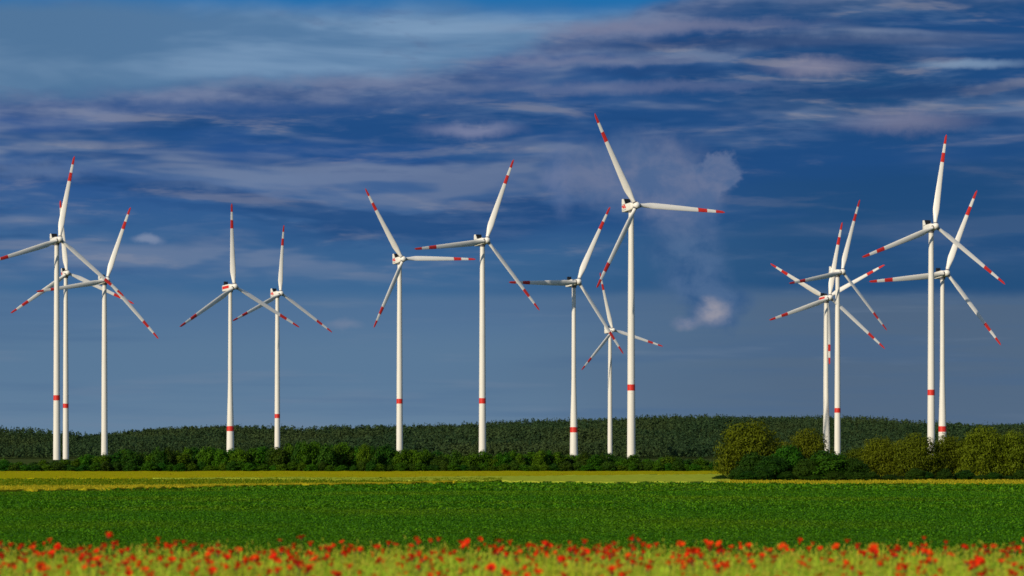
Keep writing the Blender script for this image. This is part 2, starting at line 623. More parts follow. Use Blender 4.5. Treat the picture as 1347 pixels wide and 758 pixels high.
V_, F_, Q_ = [], [], []
nv = 0
for d0, d1, dens, L0, L1, zlo, zhi in ((57.5, 90, 180, .04, .08, .31, .46), (90, 150, 66, .06, .115, .31, .47), (150, 320, 11.0, .11, .22, .30, .48), (320, 760, 1.0, .3, .6, .28, .48)):
    w0 = .22
    n = int(dens * (d1 ** 2 - d0 ** 2) * w0)
    d = np.sqrt(RNG.uniform(d0 ** 2, d1 ** 2, n))
    x = RNG.uniform(-w0, w0, n) * d
    keep = d < crop_far_at(CX + x / d * FPX) - .3
    d, x = d[keep], x[keep]
    n = len(d)
    # gaps and lusher patches
    lush = .5 + .5 * np.sin(x * 1.7 + np.sin(d * .9) * 2) * np.sin(d * 1.3 + x * .4)
    h = RNG.uniform(zlo, zhi, n) * (.82 + .22 * lush)
    ln = RNG.uniform(L0, L1, n)
    v, f = leaves(x, d, ground_z(x, d) + h, ln, ln * RNG.uniform(.45, .75, n), -.25, 1.0, RNG)
    V_.append(v)
    F_.append(f + nv)
    Q_.append(np.clip(RNG.beta(1.3, 1.9, n) * 1.15, 0, 1))
    nv += len(v)
M['crop'] = leafy('crop_leaf', (.024, .118, .003), (.104, .280, .006), (.18, .25, .004), .5, .3, patch=(.04, .025, .1, .4))
o = link('crop_leaves', mesh_np('crop_leaves', np.concatenate(V_), np.concatenate(F_), M['crop'], False, np.concatenate(Q_)))
tag(o, 'dense low dark green leafy crop covering the middle field', 'crop', kind='stuff')


# tufts of stalks on the far strips (stuff)
def tufts(name, specs, label, cat, mat):
    V_, F_, Q_ = [], [], []
    nv = 0
    for near, far, x0, x1, n, hlo, hhi in specs:
        px = RNG.uniform(x0, x1, n)
        dn = np.interp(px, [p[0] for p in near], [p[1] for p in near])
        df = np.interp(px, [p[0] for p in far], [p[1] for p in far])
        d = (dn + (df - dn) * RNG.uniform(0, 1, n) ** 1.1) * waver(px)
        x = X_at(px, d)
        g = ground_z(x, d)
        hh = RNG.uniform(hlo, hhi, n)
        wd = RNG.uniform(.12, .4, n)
        az = RNG.uniform(-.7, .7, n)
        lean = RNG.normal(0, .15, (n, 2))
        p0 = np.stack([x - wd * np.cos(az), d - wd * np.sin(az), g + .3], 1)
        p1 = np.stack([x + wd * np.cos(az), d + wd * np.sin(az), g + .3], 1)
        p2 = np.stack([x + lean[:, 0], d + lean[:, 1], g + hh], 1)
        V_.append(np.stack([p0, p1, p2], 1).reshape(-1, 3))
        b = np.arange(n) * 3 + nv
        F_.append(np.stack([b, b + 1, b + 2], 1))
        Q_.append(RNG.uniform(0, 1, n))
        nv += 3 * n
    o = link(name, mesh_np(name, np.concatenate(V_), np.concatenate(F_), mat, False, np.concatenate(Q_)))
    return tag(o, label, cat, kind='stuff')


M['ytuft'] = leafy('yellow_stalk', (.38, .30, .01), (.20, .21, .01), trans=.2)
tufts('yellow_stalks', [(yl_near, yl_far, -300, 590, 14000, .5, .85), (ry_near, ry_far, 944, 1650, 9000, .5, .85)],
      'yellow flowering stalks along the edges of the green crop', 'flowers', M['ytuft'])
M['wtuft'] = leafy('weed_stalk', (.05, .12, .002), (.18, .19, .004), trans=.2)
tufts('weed_stalks', [(wd_near, wd_far, -300, 660, 16000, .45, .9)], 'mixed green and yellow weeds beyond the yellow strip', 'weeds', M['wtuft'])
M['otuft'] = leafy('barley_stalk', (.29, .21, .008), (.18, .17, .01), trans=.2)
tufts('barley_stalks', [(oc_near, oc_far, -300, 960, 9000, .55, .8)], 'ripe ochre barley standing below the hedge', 'barley', M['otuft'])


# ------------------------------------------------------------------ poppy meadow in front
M['meadowbase'] = fieldmat('meadow_floor', (.13, .18, .006), (.15, .19, .007), (.09, .14, .005), 2, 2, 8.0, .5)
field('poppy_meadow', [(-300, 8), (1650, 8)], [(-300, 36.8), (1650, 37.6)], .36, M['meadowbase'], .04, 90, 90)

n = 95000
d = np.sqrt(RNG.uniform(13.0 ** 2, 37.2 ** 2, n))
x = RNG.uniform(-.25, .25, n) * d
hgt = RNG.normal(.60, .07, n) + .05 * np.sin(x * 2.1 + d)
az = RNG.uniform(0, 2 * np.pi, n)
bend = RNG.uniform(.03, .22, n)
wd = RNG.uniform(.006, .014, n)
wx, wy = np.cos(az + 1.57) * wd, np.sin(az + 1.57) * wd
g = ground_z(x, d)
rows = []
for t, k in ((0, 1.), (.55, .9), (.85, .6)):
    bx, by, bz = x + np.cos(az) * bend * t ** 2, d + np.sin(az) * bend * t ** 2, g + hgt * t
    rows += [np.stack([bx - wx * k, by - wy * k, bz], 1), np.stack([bx + wx * k, by + wy * k, bz], 1)]
tipz = g + hgt * (1 - .25 * bend)
rows += [np.stack([x + np.cos(az) * bend, d + np.sin(az) * bend, tipz], 1)]
v = np.stack(rows, 1).reshape(-1, 3)
b = np.arange(n) * 7
f = np.concatenate([np.stack([b, b + 1, b + 3], 1), np.stack([b, b + 3, b + 2], 1), np.stack([b + 2, b + 3, b + 5], 1), np.stack([b + 2, b + 5, b + 4], 1), np.stack([b + 4, b + 5, b + 6], 1)])
q = np.tile(RNG.uniform(0, 1, n), 5)
M['blade_grass'] = leafy('meadow_blade', (.28, .50, .020), (.54, .66, .055), (.56, .52, .020), .6, .4, patch=(.5, .25, .1, .5))
o = link('meadow_grass', mesh_np('meadow_grass', v, f, M['blade_grass'], False, q))
tag(o, 'yellow green cereal and grass blades filling the foreground meadow', 'grass', kind='stuff')

# seed ears above the blades
n = 15000
d = np.sqrt(RNG.uniform(14.0 ** 2, 37.2 ** 2, n))
x = RNG.uniform(-.25, .25, n) * d
z = ground_z(x, d) + RNG.normal(.63, .055, n)
L = RNG.uniform(.05, .09, n)
lean = RNG.normal(0, .03, (n, 2))
w = RNG.uniform(.006, .011, n)
top = np.stack([x + lean[:, 0], d + lean[:, 1], z + L], 1)
bot = np.stack([x, d, z], 1)
mid = (top + bot) / 2
sx, sy = np.zeros((n, 3)), np.zeros((n, 3))
sx[:, 0] = w
sy[:, 1] = w
v = np.stack([bot, mid + sx, mid + sy, mid - sx, mid - sy, top], 1).reshape(-1, 3)
b = np.arange(n) * 6
fs = []
for k in range(4):
    k2 = (k + 1) % 4
    fs.append(np.stack([b, b + 1 + k2, b + 1 + k], 1))
    fs.append(np.stack([b + 5, b + 1 + k, b + 1 + k2], 1))
M['ear'] = leafy('meadow_ear', (.34, .42, .02), (.56, .50, .06), trans=.3)
o = link('seed_ears', mesh_np('seed_ears', v, np.concatenate(fs), M['ear'], False, np.tile(RNG.uniform(0, 1, n), 8)))
tag(o, 'pale seed ears rising over the foreground meadow', 'grass', kind='stuff')

# poppies -------------------------------------------------------------
M['petal'] = leafy('poppy_petal', (.78, .028, .004), (.92, .060, .005), rough=.55, trans=.35, objvar=.05)
M['stem'] = leafy('poppy_stem', (.07, .12, .03), (.10, .15, .04), trans=.1)
M['seed'] = painted('poppy_centre', (.02, .018, .015), .7, .1, 20)


def poppy_meshes(openness, seed):
    rng = np.random.default_rng(seed)
    vs, fs, q = [], [], []
    for p in range(4):
        a0 = p * math.pi / 2 + rng.uniform(-.15, .15)
        rr = (.042 if p % 2 else .047) * rng.uniform(.92, 1.1)
        nu, nw = 5, 4
        o = len(vs)
        for i in range(nw):
            t = i / (nw - 1)
            for j in range(nu):
                u = (j / (nu - 1) - .5) * 2
                ang = a0 + u * (.35 + .62 * min(1, t * 1.6))
                rad = .003 + rr * t * (1 - .16 * u * u) * (.45 + .55 * openness)
                zz = (.050 * (1.15 - openness) * t ** .7 + .016 * math.sin(t * 2.6) + rng.normal(0, .0022) * t + .004 * math.sin(u * 7 + p) * t + .0015 * (p % 2))
                vs.append((rad * math.cos(ang), rad * math.sin(ang), zz))
        for i in range(nw - 1):
            for j in range(nu - 1):
                fs.append((o + i * nu + j, o + i * nu + j + 1, o + (i + 1) * nu + j + 1, o + (i + 1) * nu + j))
                q.append(p / 3.0 * .6 + rng.uniform(0, .4))
    bloom = mesh_np('bloom', np.array(vs), np.array(fs), M['petal'], True, np.array(q))
    mb = MB()
    mb.loft([[(r * math.cos(k * math.pi / 4), r * math.sin(k * math.pi / 4), z) for k in range(8)] for r, z in ((.002, .0), (.009, .004), (.011, .012), (.008, .018), (.003, .02))])
    seedm = mb.mesh('seed_head', M['seed'], 40)
    return bloom, seedm


POP = [poppy_meshes(o_, i) for i, o_ in enumerate((.42, .6, .35, .25, .5, .7))]
STEM = []
for i in range(4):
    rng = random.Random(i)
    mb = MB()
    bx, by = rng.uniform(-.05, .05), rng.uniform(-.05, .05)
    mb.tube([(bx * (1 - t) ** 2, by * (1 - t) ** 2, t - 1.0) for t in (0, .3, .6, .85, 1)], [.0042, .0038, .0034, .003, .0028], 6)
    STEM.append(mb.mesh('stem', M['stem'], 60))


def poppy(px, ypx, d, label, group, i, scale=1.0):
    x = X_at(px, d)
    zf = CAMZ - (ypx - HORIZ) * d / FPX
    g = float(ground_z(x, d))
    hh = max(.35, zf - g)
    r = empty('poppy', (x, d, g), random.uniform(0, 6.28))
    tag(r, label, 'poppy', group)
    bl, sd = POP[i % len(POP)]
    tilt = (random.gauss(.25, .35), random.gauss(0, .35), 0)
    b = link('bloom', bl, r)
    b.location, b.rotation_euler, b.scale = (0, 0, hh), tilt, (scale,) * 3
    s = link('seed_head', sd, r)
    s.location, s.rotation_euler, s.scale = (0, 0, hh + .003), tilt, (scale,) * 3
    st = link('stem', STEM[i % 4], r)
    st.location, st.scale = (0, 0, hh), (1, 1, hh)


GP = 'red poppies scattered through the foreground meadow'
# tall single blooms seen against the green crop
special = [(141, 710, 27.5, 'tall red poppy at left rising well above the rest', 1.35), (232, 716, 30, 'red poppy nodding above the meadow right of the tallest one', 1.0),
           (548, 714, 29, 'left one of a pair of tall poppies below the middle turbines', 1.0), (566, 716, 29.5, 'right one of a pair of tall poppies below the middle turbines', .95),
           (768, 717, 29.5, 'tall poppy standing apart just right of the middle', .95), (1030, 722, 28, 'tall poppy near the left end of the willow clump', 1.15),
           (1150, 726, 26, 'large bright poppy below the dark green bushes', 1.35), (1307, 722, 29, 'small tall poppy near the right edge', .9)]
for i, (px, py, d, lab, sc) in enumerate(special):
    poppy(px, py, d, lab, GP, i, sc)
rng = random.Random(5)
made = 0
while made < 288:
    k = rng.random()
    d = 23.6 + (36.2 - 23.6) * k ** .8
    px = rng.uniform(-14, 1361)
    # looser and denser drifts
    if rng.random() >   .8 + .2 * math.sin(px * .021 + 1.2 * math.sin(px * .006 + d * .2)):
        continue
    z = rng.gauss(.74, .05)
    ypx = HORIZ + (CAMZ - z - float(ground_z(X_at(px, d), d))) * FPX / d
    if ypx > 764:
        continue
    poppy(px, ypx, d, 'red poppy at the %s of the meadow below the %s' % ('near edge' if d < 29 else 'far edge', 'leftmost turbines' if px < 220 else 'red striped turbine' if px < 440 else 'middle turbines' if px < 700 else 'largest turbine' if px < 930 else 'willow clump'), GP, rng.randrange(24), rng.uniform(1.05, 1.6))
    made += 1


# smaller blooms deeper in the meadow, past the ones built singly
vs, fs, qs = [], [], []
nv = 0
for k in range(460):
    bl = POP[k % len(POP)][0]
    co = np.empty(len(bl.vertices) * 3, dtype=np.float32)
    bl.vertices.foreach_get('co', co)
    co = co.reshape(-1, 3) * RNG.uniform(.85, 1.3)
    d = 27 + 9.8 * RNG.random() ** .6
    px = RNG.uniform(-140, 1490)
    x = X_at(px, d)
    a_, tl = RNG.uniform(0, 6.28), RNG.normal(.2, .3)
    ca, sa, ct, st_ = math.cos(a_), math.sin(a_), math.cos(tl), math.sin(tl)
    rot = np.array([[ca, -sa, 0], [sa, ca, 0], [0, 0, 1]]) @ np.array([[1, 0, 0], [0, ct, -st_], [0, st_, ct]])
    vs.append(co @ rot.T + np.array([x, d, float(ground_z(x, d)) + RNG.normal(.70, .05)]))
    fi = np.array([tuple(p.vertices) for p in bl.polygons])
    fs.append(fi + nv)
    qs.append(RNG.uniform(0, 1, len(fi)))
    nv += len(co)
o = link('small_poppies', mesh_np('small_poppies', np.concatenate(vs), np.concatenate(fs), M['petal'], True, np.concatenate(qs)))
tag(o, 'small red poppies crowding the far edge of the meadow', 'poppies', kind='stuff')


# ------------------------------------------------------------------ trees
def crown_mesh(name, lobes, nleaf, size, mat, seed, droop=.0, fill=.35):
    """leaf clumps spread over and inside several lobes; lobes = (x, y, z, rx, ry, rz)"""
    rng = np.random.default_rng(seed)
    lob = np.array(lobes, float)
    wgt = (lob[:, 3] * lob[:, 5]) ** 1.0
    k = rng.choice(len(lob), nleaf, p=wgt / wgt.sum())
    dirs = rng.normal(size=(nleaf, 3))
    dirs /= np.linalg.norm(dirs, axis=1)[:, None]
    rad = np.where(rng.random(nleaf) < fill, rng.uniform(.3, .9, nleaf), rng.normal(.97, .08, nleaf))
    # lumpy surface
    ph = rng.uniform(0, 6.28, (len(lob), 3))
    lump = 1 + .16 * np.sin(dirs[:, 0] * 5 + ph[k, 0]) * np.sin(dirs[:, 1] * 5 + ph[k, 1]) + .12 * np.sin(dirs[:, 2] * 8 + ph[k, 2])
    c = lob[k, :3] + dirs * lob[k, 3:] * (rad * lump)[:, None]
    c += rng.normal(0, size * .4, c.shape)
    c[:, 2] = np.maximum(c[:, 2], .15)
    sz = size * rng.uniform(.6, 1.4, nleaf)
    nrm = dirs + rng.normal(0, .38, (nleaf, 3))
    nrm[:, 2] += .15
    nrm /= np.linalg.norm(nrm, axis=1)[:, None]
    ref = rng.normal(size=(nleaf, 3))
    if droop:
        ref = ref * (1 - droop) + np.array([0, 0, -1.0]) * droop * 2
    a = ref - nrm * (ref * nrm).sum(1)[:, None]
    a /= np.linalg.norm(a, axis=1)[:, None]
    b = np.cross(nrm, a)
    la, lb = sz[:, None], (sz * (.45 + .3 * rng.random(nleaf)))[:, None]
    v = np.stack([c - a * la, c + b * lb, c + a * la, c - b * lb], 1).reshape(-1, 3)
    i = np.arange(nleaf) * 4
    f = np.stack([i, i + 1, i + 2, i + 3], 1)
    q = np.clip(rng.uniform(0, 1, nleaf), 0, 1)
    return mesh_np(name, v, f, mat, False, q)


def trunk_mesh(h, r, seed, stems=1, spread=.8):
    rng = random.Random(seed)
    mb = MB()
    for s in range(stems):
        ax, ay = (rng.uniform(-.4, .4), rng.uniform(-.4, .4)) if stems > 1 else (0, 0)
        top = (ax + rng.uniform(-.5, .5) * spread, ay + rng.uniform(-.5, .5) * spread, h)
        mb.tube([(ax, ay, -.3), (ax + (top[0] - ax) * .3, ay + (top[1] - ay) * .25, h * .4), (ax + (top[0] - ax) * .7, ay + (top[1] - ay) * .7, h * .72), top], [r * 1.25, r * .85, r * .55, r * .2], 7)
        for k in range(4):
            t = .35 + .14 * k
            an = rng.uniform(0, 6.28)
            ln = h * rng.uniform(.2, .35)
            b0 = (ax + (top[0] - ax) * t, ay + (top[1] - ay) * t, h * t)
            mb.tube([b0, (b0[0] + math.cos(an) * ln * .5, b0[1] + math.sin(an) * ln * .5, b0[2] + ln * .45), (b0[0] + math.cos(an) * ln, b0[1] + math.sin(an) * ln, b0[2] + ln * .8)], [r * .5, r * .32, r * .1], 5)
    return mb.mesh('trunk', M['bark'], 50)


def lobes_round(w, h, n, seed, low=.12):
    """lobes that fill a crown w wide and h tall standing on the ground"""
    rng = random.Random(seed)
    out = [(0, 0, h * .52, w * .36, w * .36, h * .42)]
    for k in range(n):
        an = k * 2.4 + rng.uniform(-.4, .4)
        t = (k + .5) / n
        z = h * (low + .80 * t)
        prof = math.sqrt(max(.05, 1 - ((t - .36) / .72) ** 2))
        rr = w * .5 * prof
        lr = w * rng.uniform(.15, .23)
        out.append((math.cos(an) * (rr - lr * .8), math.sin(an) * (rr - lr * .8), z, lr, lr, lr * rng.uniform(.75, 1.05) * min(1.4, h / w)))
    return out


# --- hedge trees (prototypes about 8 m wide and 8 m tall, scaled on placing)
M['hedge'] = leafy('hedge_leaf', (.018, .064, .002), (.064, .150, .004), rough=.6, trans=.25, objvar=.2)
M['hedgedark'] = leafy('hedge_leaf_dark', (.010, .044, .003), (.038, .094, .005), rough=.6, trans=.2, objvar=.25)
M['willow'] = leafy('willow_leaf', (.056, .074, .002), (.128, .156, .006), rough=.6, trans=.25, objvar=.15)
M['bush'] = leafy('bush_leaf', (.010, .055, .002), (.034, .120, .004), rough=.6, trans=.2, objvar=.15)
M['bushdark'] = leafy('bush_leaf_dark', (.010, .036, .002), (.026, .068, .004), rough=.6, trans=.2, objvar=.15)

HP = []
for i in range(7):
    w, h = (8, 8) if i < 5 else (5.5, 9)
    cm = crown_mesh('crown', lobes_round(w, h, 13 if i < 5 else 10, 40 + i), 3600, .30, M['hedge'] if i % 3 else M['hedgedark'], 60 + i)
    HP.append((cm, trunk_mesh(h * .8, .2, 80 + i, 1 + i % 2), w, h))


def place_tree(name, proto, px, d, wpx, toppx, basepx, label, cat, group, rz=None, sink=0.0):
    cm, tm, w, h = proto
    x = X_at(px, d)
    g = float(ground_z(x, d))
    hgt = (basepx - toppx) * d / FPX * 1.07
    wid = wpx * d / FPX
    r = empty(name, (x, d, g - sink), random.uniform(0, 6.28) if rz is None else rz)
    tag(r, label, cat, group)
    for nm, me in (('crown', cm), ('trunk', tm)):
        o = link(nm, me, r)
        o.scale = (wid / w, wid / w, hgt / h)
    return r


hx = np.array([-60, 0, 60, 100, 118, 150, 200, 260, 330, 400, 450, 500, 560, 620, 680, 740, 800, 860, 920, 950, 980])
hy = np.array([609, 609, 610, 609, 600, 597, 597, 594, 593, 589, 588, 590, 597, 600, 599, 599, 603, 605, 607, 609, 610])
rng = random.Random(21)
GH = 'trees of the long hedge behind the fields'
SPANS = [(108, None), (140, 'left of the third turbine tower'), (303, 'between the third and fourth turbine towers'), (364, 'between the fourth and fifth turbine towers'),
         (527, 'between the fifth and sixth turbine towers'), (634, 'between the sixth and seventh turbine towers'), (753, 'between the seventh and eighth turbine towers'),
         (830, 'between the eighth and the largest turbine towers'), (9999, 'between the largest turbine and the willow clump')]


def span(px):
    for lim, txt in SPANS:
        if px < lim:
            return txt


px = -70.0
k = 0
while px < 975:
    top = float(np.interp(px, hx, hy)) + rng.uniform(-4, 4.5)
    lowpart = px < 108
    d = 1012 + rng.uniform(0, 14)
    base = HORIZ + (CAMZ - float(ground_z(X_at(px, d), d))) * FPX / d
    w = rng.uniform(16, 30) if not lowpart else rng.uniform(14, 22)
    proto = HP[rng.randrange(5)] if rng.random() < .75 else HP[5 + rng.randrange(2)]
    lab = 'low green shrub in the front of the short hedge at far left' if lowpart else 'leafy front row hedge tree ' + span(px)
    place_tree('hedge_tree' if not lowpart else 'hedge_shrub', proto, px, d, w, top, base, lab, 'tree' if not lowpart else 'shrub', GH)
    px += w * rng.uniform(.30, .50)
    k += 1
# second row behind, a little taller in places
px = -60.0
while px < 960:
    top = float(np.interp(px, hx, hy)) + rng.uniform(-3, 5)
    d = 1034 + rng.uniform(0, 16)
    base = HORIZ + (CAMZ - float(ground_z(X_at(px, d), d))) * FPX / d
    w = rng.uniform(20, 34)
    lab = 'green shrub in the rear of the short hedge at far left' if px < 108 else 'leafy rear row hedge tree ' + span(px)
    place_tree('hedge_tree' if px >= 108 else 'hedge_shrub', HP[rng.randrange(7)], px, d, w, top, base, lab, 'tree' if px >= 108 else 'shrub', GH)
    px += w * rng.uniform(.7, 1.0)
# low undergrowth along the foot of the hedge
px = -65.0
while px < 975:
    d = 1007 + rng.uniform(0, 3)
    base = HORIZ + (CAMZ - float(ground_z(X_at(px, d), d))) * FPX / d
    w = rng.uniform(14, 22)
    place_tree('hedge_shrub', HP[rng.randrange(5)], px, d, w, base - rng.uniform(8, 14), base, ('low rounded shrub at the hedge foot ' + (span(px) or 'below the two leftmost towers')), 'shrub', 'low shrubs at the foot of the hedge')
    px += w * rng.uniform(.6, .9)

# --- willow clump on the right
WP = []
for i in range(5):
    w, h = 12, 11
    cm = crown_mesh('crown', lobes_round(w, h, 22, 140 + i, .08), 17000, .20, M['willow'], 160 + i, droop=.6)
    WP.append((cm, trunk_mesh(h * .8, .38, 180 + i, 2), w, h))
BP = []
for i in range(4):
    w, h = 8, 6
    cm = crown_mesh('crown', lobes_round(w, h, 16, 240 + i, .05), 9000, .19, M['bush'] if i < 2 else M['bushdark'], 260 + i)
    BP.append((cm, trunk_mesh(h * .75, .16, 280 + i, 3), w, h))
clump = [  # proto, px, d, width, top, base, label, category
    ('W', 0, 985, 640, 92, 560, 632, 'largest rounded olive willow standing at the left end of the clump', 'tree'),
    ('W', 1, 1062, 655, 72, 571, 631, 'olive willow with rounded top behind the bright green bushes', 'tree'),
    ('W', 2, 1022, 662, 60, 585, 631, 'low olive willow filling the gap between the two rounded willows', 'tree'),
    ('W', 3, 1128, 650, 56, 592, 631, 'lower olive willow just right of the bright green bush', 'tree'),
    ('W', 4, 1158, 646, 62, 579, 631, 'olive willow left of the two neighbouring turbine towers', 'tree'),
    ('W', 1, 1205, 642, 66, 576, 631, 'olive willow in front of the tallest right hand turbine tower', 'tree'),
    ('W', 0, 1248, 646, 58, 577, 631, 'olive willow just right of the rightmost turbine tower', 'tree'),
    ('W', 2, 1292, 640, 72, 567, 631, 'tall olive willow second from the right edge', 'tree'),
    ('W', 3, 1338, 640, 66, 571, 631, 'olive willow cut by the right edge of the photo', 'tree'),
    ('W', 4, 1392, 642, 76, 569, 631, 'rightmost olive willow, almost wholly cut by the photo edge', 'tree'),
    ('W', 1, 1182, 655, 50, 584, 631, 'olive willow tucked behind its neighbours left of the turbine towers', 'tree'),
    ('W', 4, 1318, 655, 50, 575, 631, 'olive willow tucked behind the two at the right edge', 'tree'),
    ('B', 2, 992, 618, 46, 598, 632, 'dark green bush in front of the largest willow', 'bush'),
    ('B', 0, 1036, 620, 52, 588, 632, 'mid green tall bush right of the largest willow', 'bush'),
    ('B', 3, 1016, 614, 50, 603, 632, 'dark low bush at the foot of the mid green tall bush', 'bush'),
    ('B', 1, 1088, 615, 74, 595, 632, 'broad bright green bush in the middle of the clump', 'bush'),
    ('B', 2, 1126, 612, 40, 605, 632, 'dark bush right of the broad bright green bush', 'bush'),
    ('B', 3, 1060, 612, 36, 607, 632, 'small dark bush left of the broad bright green bush', 'bush'),
]
for kind, i, px, d, w, top, base, lab, cat in clump:
    proto = (WP if kind == 'W' else BP)[i]
    d = d
    base = HORIZ + (CAMZ - float(ground_z(X_at(px, d), d))) * FPX / d
    g = 'willows of the clump on the right' if kind == 'W' else 'bushes in front of the willows'
    place_tree('willow_tree' if kind == 'W' else 'bush', proto, px, d, w, top, base, lab, cat, g)
# undergrowth at the foot of the willows
for k in range(26):
    px = 950 + k * 18 + rng.uniform(-5, 5)
    d = 606 + rng.uniform(0, 5)
    base = HORIZ + (CAMZ - float(ground_z(X_at(px, d), d))) * FPX / d
    place_tree('undergrowth_shrub', BP[2 + k % 2], px, d, rng.uniform(20, 34), base - rng.uniform(7, 17), base, 'small dark shrub at the foot of the willow clump ' + ('below the bright green bushes' if px < 1140 else 'right of the bright green bushes'), 'shrub', 'small shrubs along the foot of the willow clump')


# ------------------------------------------------------------------ forest on the hill (stuff)
def forest():
    rng = np.random.default_rng(77)
    n = 30000
    d = rng.uniform(2575, 3560, n) ** 1.0
    x = rng.uniform(-.235, .235, n) * d
    g = ground_z(x, d)
    stand = 1 + .22 * np.sin(x * .013 + 2 * np.sin(d * .008)) * np.sin(d * .017 + x * .004)
    conif = rng.random(n) < .45 + .25 * np.sin(x * .006 + d * .004)
    hgt = np.where(conif, rng.uniform(11, 15.5, n), rng.uniform(9.5, 14, n))
    hgt = hgt * stand
    wid = np.where(conif, rng.uniform(1.3, 2.1, n), rng.uniform(1.8, 3.2, n))
    per = 25
    tot = n * per
    k = np.repeat(np.arange(n), per)
    t = rng.random(tot)
    az = rng.uniform(0, 2 * np.pi, tot)
    prof = np.where(conif[k], (1 - t) ** .6 + .10, np.sqrt(np.clip(1 - ((t - .4) / .62) ** 2, .03, 1)))
    rr = wid[k] * prof * rng.uniform(.75, 1.1, tot)
    zb = hgt[k] * (.22 + .78 * t)
    c = np.stack([x[k] + np.cos(az) * rr, d[k] + np.sin(az) * rr, g[k] + zb], 1)
    nrm = np.stack([np.cos(az), np.sin(az), .55 + (t - .4)], 1) + rng.normal(0, .32, (tot, 3))
    nrm /= np.linalg.norm(nrm, axis=1)[:, None]
    ref = rng.normal(size=(tot, 3))
    a = ref - nrm * (ref * nrm).sum(1)[:, None]
    a /= np.linalg.norm(a, axis=1)[:, None]
    b = np.cross(nrm, a)
    s = (wid[k] * rng.uniform(.36, .6, tot))[:, None]
    v = np.stack([c + a * s, c - a * s * .5 + b * s * .85, c - a * s * .5 - b * s * .85], 1).reshape(-1, 3)
    i = np.arange(tot) * 3
    f = np.stack([i, i + 1, i + 2], 1)
    tree = np.clip(rng.normal(.45, .22, n), 0, 1)
    q = np.clip(tree[k] + rng.normal(0, .04, tot), 0, 1)
    m = leafy('forest_leaf', (.012, .034, .014), (.046, .082, .028), (.048, .070, .020), .75, .12, patch=(.009, .006, .02, .75))
    o = link('hill_forest', mesh_np('hill_forest', v, f, m, False, q))
    tag(o, 'dark mixed forest covering the long low hill on the horizon', 'forest', kind='stuff')


forest()


# ------------------------------------------------------------------ wind turbines
ROTOR, OVER, TILT, CONE = 65.0, 6.2, R(5), R(2.0)


def airfoil(chord, thick, n=14):
    """closed section in (c, t): leading edge at -0.3 chord"""
    pts = []
    for k in range(n):
        a = 2 * math.pi * k / n
        cx_ = math.cos(a)
        yt = math.sin(a) * (1 - .45 * max(0, cx_)) * .5
        pts.append((chord * (.5 * cx_ + .18), thick * yt))
    return pts


def blade_ring(t):
    """section of the blade at span t (0 root .. 1 tip), blade along +Z, rotor axis along -Y"""
    r = 1.6 + (ROTOR - 1.6) * t
    if t < .18:
        k = t / .18
        k = k * k * (3 - 2 * k)
        chord, thick = 2.5 + (4.5 - 2.5) * k, 2.5 + (1.15 - 2.5) * k
    else:
        k = min(1.0, (t - .18) / .82)
        chord = 4.5 * (1 - k) ** .85 + 1.25 * k
        thick = 1.15 * (1 - k) ** 1.1 + .16
    if t > .975:
        k = (t - .975) / .025
        chord *= 1 - .75 * k
        thick *= 1 - .6 * k
    tw = R(26) * (1 - t) ** 2 + R(5)
    ring = []
    for c, th in airfoil(chord, thick):
        if t < .02:
            c -= chord * .18
        X = c * math.cos(tw) - th * math.sin(tw)
        Y = c * math.sin(tw) + th * math.cos(tw)
        ring.append((-X, Y - .9 * t * t * 2, r))
    return ring


def blade_seg(name, t0, t1, n, mat):
    mb = MB()
    mb.loft([blade_ring(t0 + (t1 - t0) * i / n) for i in range(n + 1)])
    return mb.mesh(name, mat, 50)


BL = dict(body=blade_seg('blade', 0, .69, 26, M['blade']), mid=blade_seg('red_band', .69, .795, 4, M['red']), white=blade_seg('white_band', .795, .895, 4, M['blade']), tip=blade_seg('red_tip', .895, 1, 9, M['red']))


_mb = MB()  # dark ring for the root gap, its colour also painting the shade there
_mb.loft([[(1.36 * math.cos(2 * math.pi * k / 20), 1.36 * math.sin(2 * math.pi * k / 20), z) for k in range(20)] for z in (1.7, 2.75)])
BL['gap_shade'] = _mb.mesh('root_gap_shade', M['dark_grey'], 40)


def ring_pts(r, z, n=28, cx_=0, cy_=0):
    return [(cx_ + r * math.cos(2 * math.pi * k / n), cy_ + r * math.sin(2 * math.pi * k / n), z) for k in range(n)]


def rsec(w, h, y, zc, cr, n=4):
    """rounded rectangle in XZ at y"""
    pts = []
    for sx_, sz_, a0 in ((1, 1, 0), (-1, 1, 90), (-1, -1, 180), (1, -1, 270)):
        for k in range(n):
            a = R(a0 + 90 * k / (n - 1))
            pts.append((sx_ * (w / 2 - cr) + cr * math.cos(a), y, zc + sz_ * (h / 2 - cr) + cr * math.sin(a)))
    return pts


NAC = {}


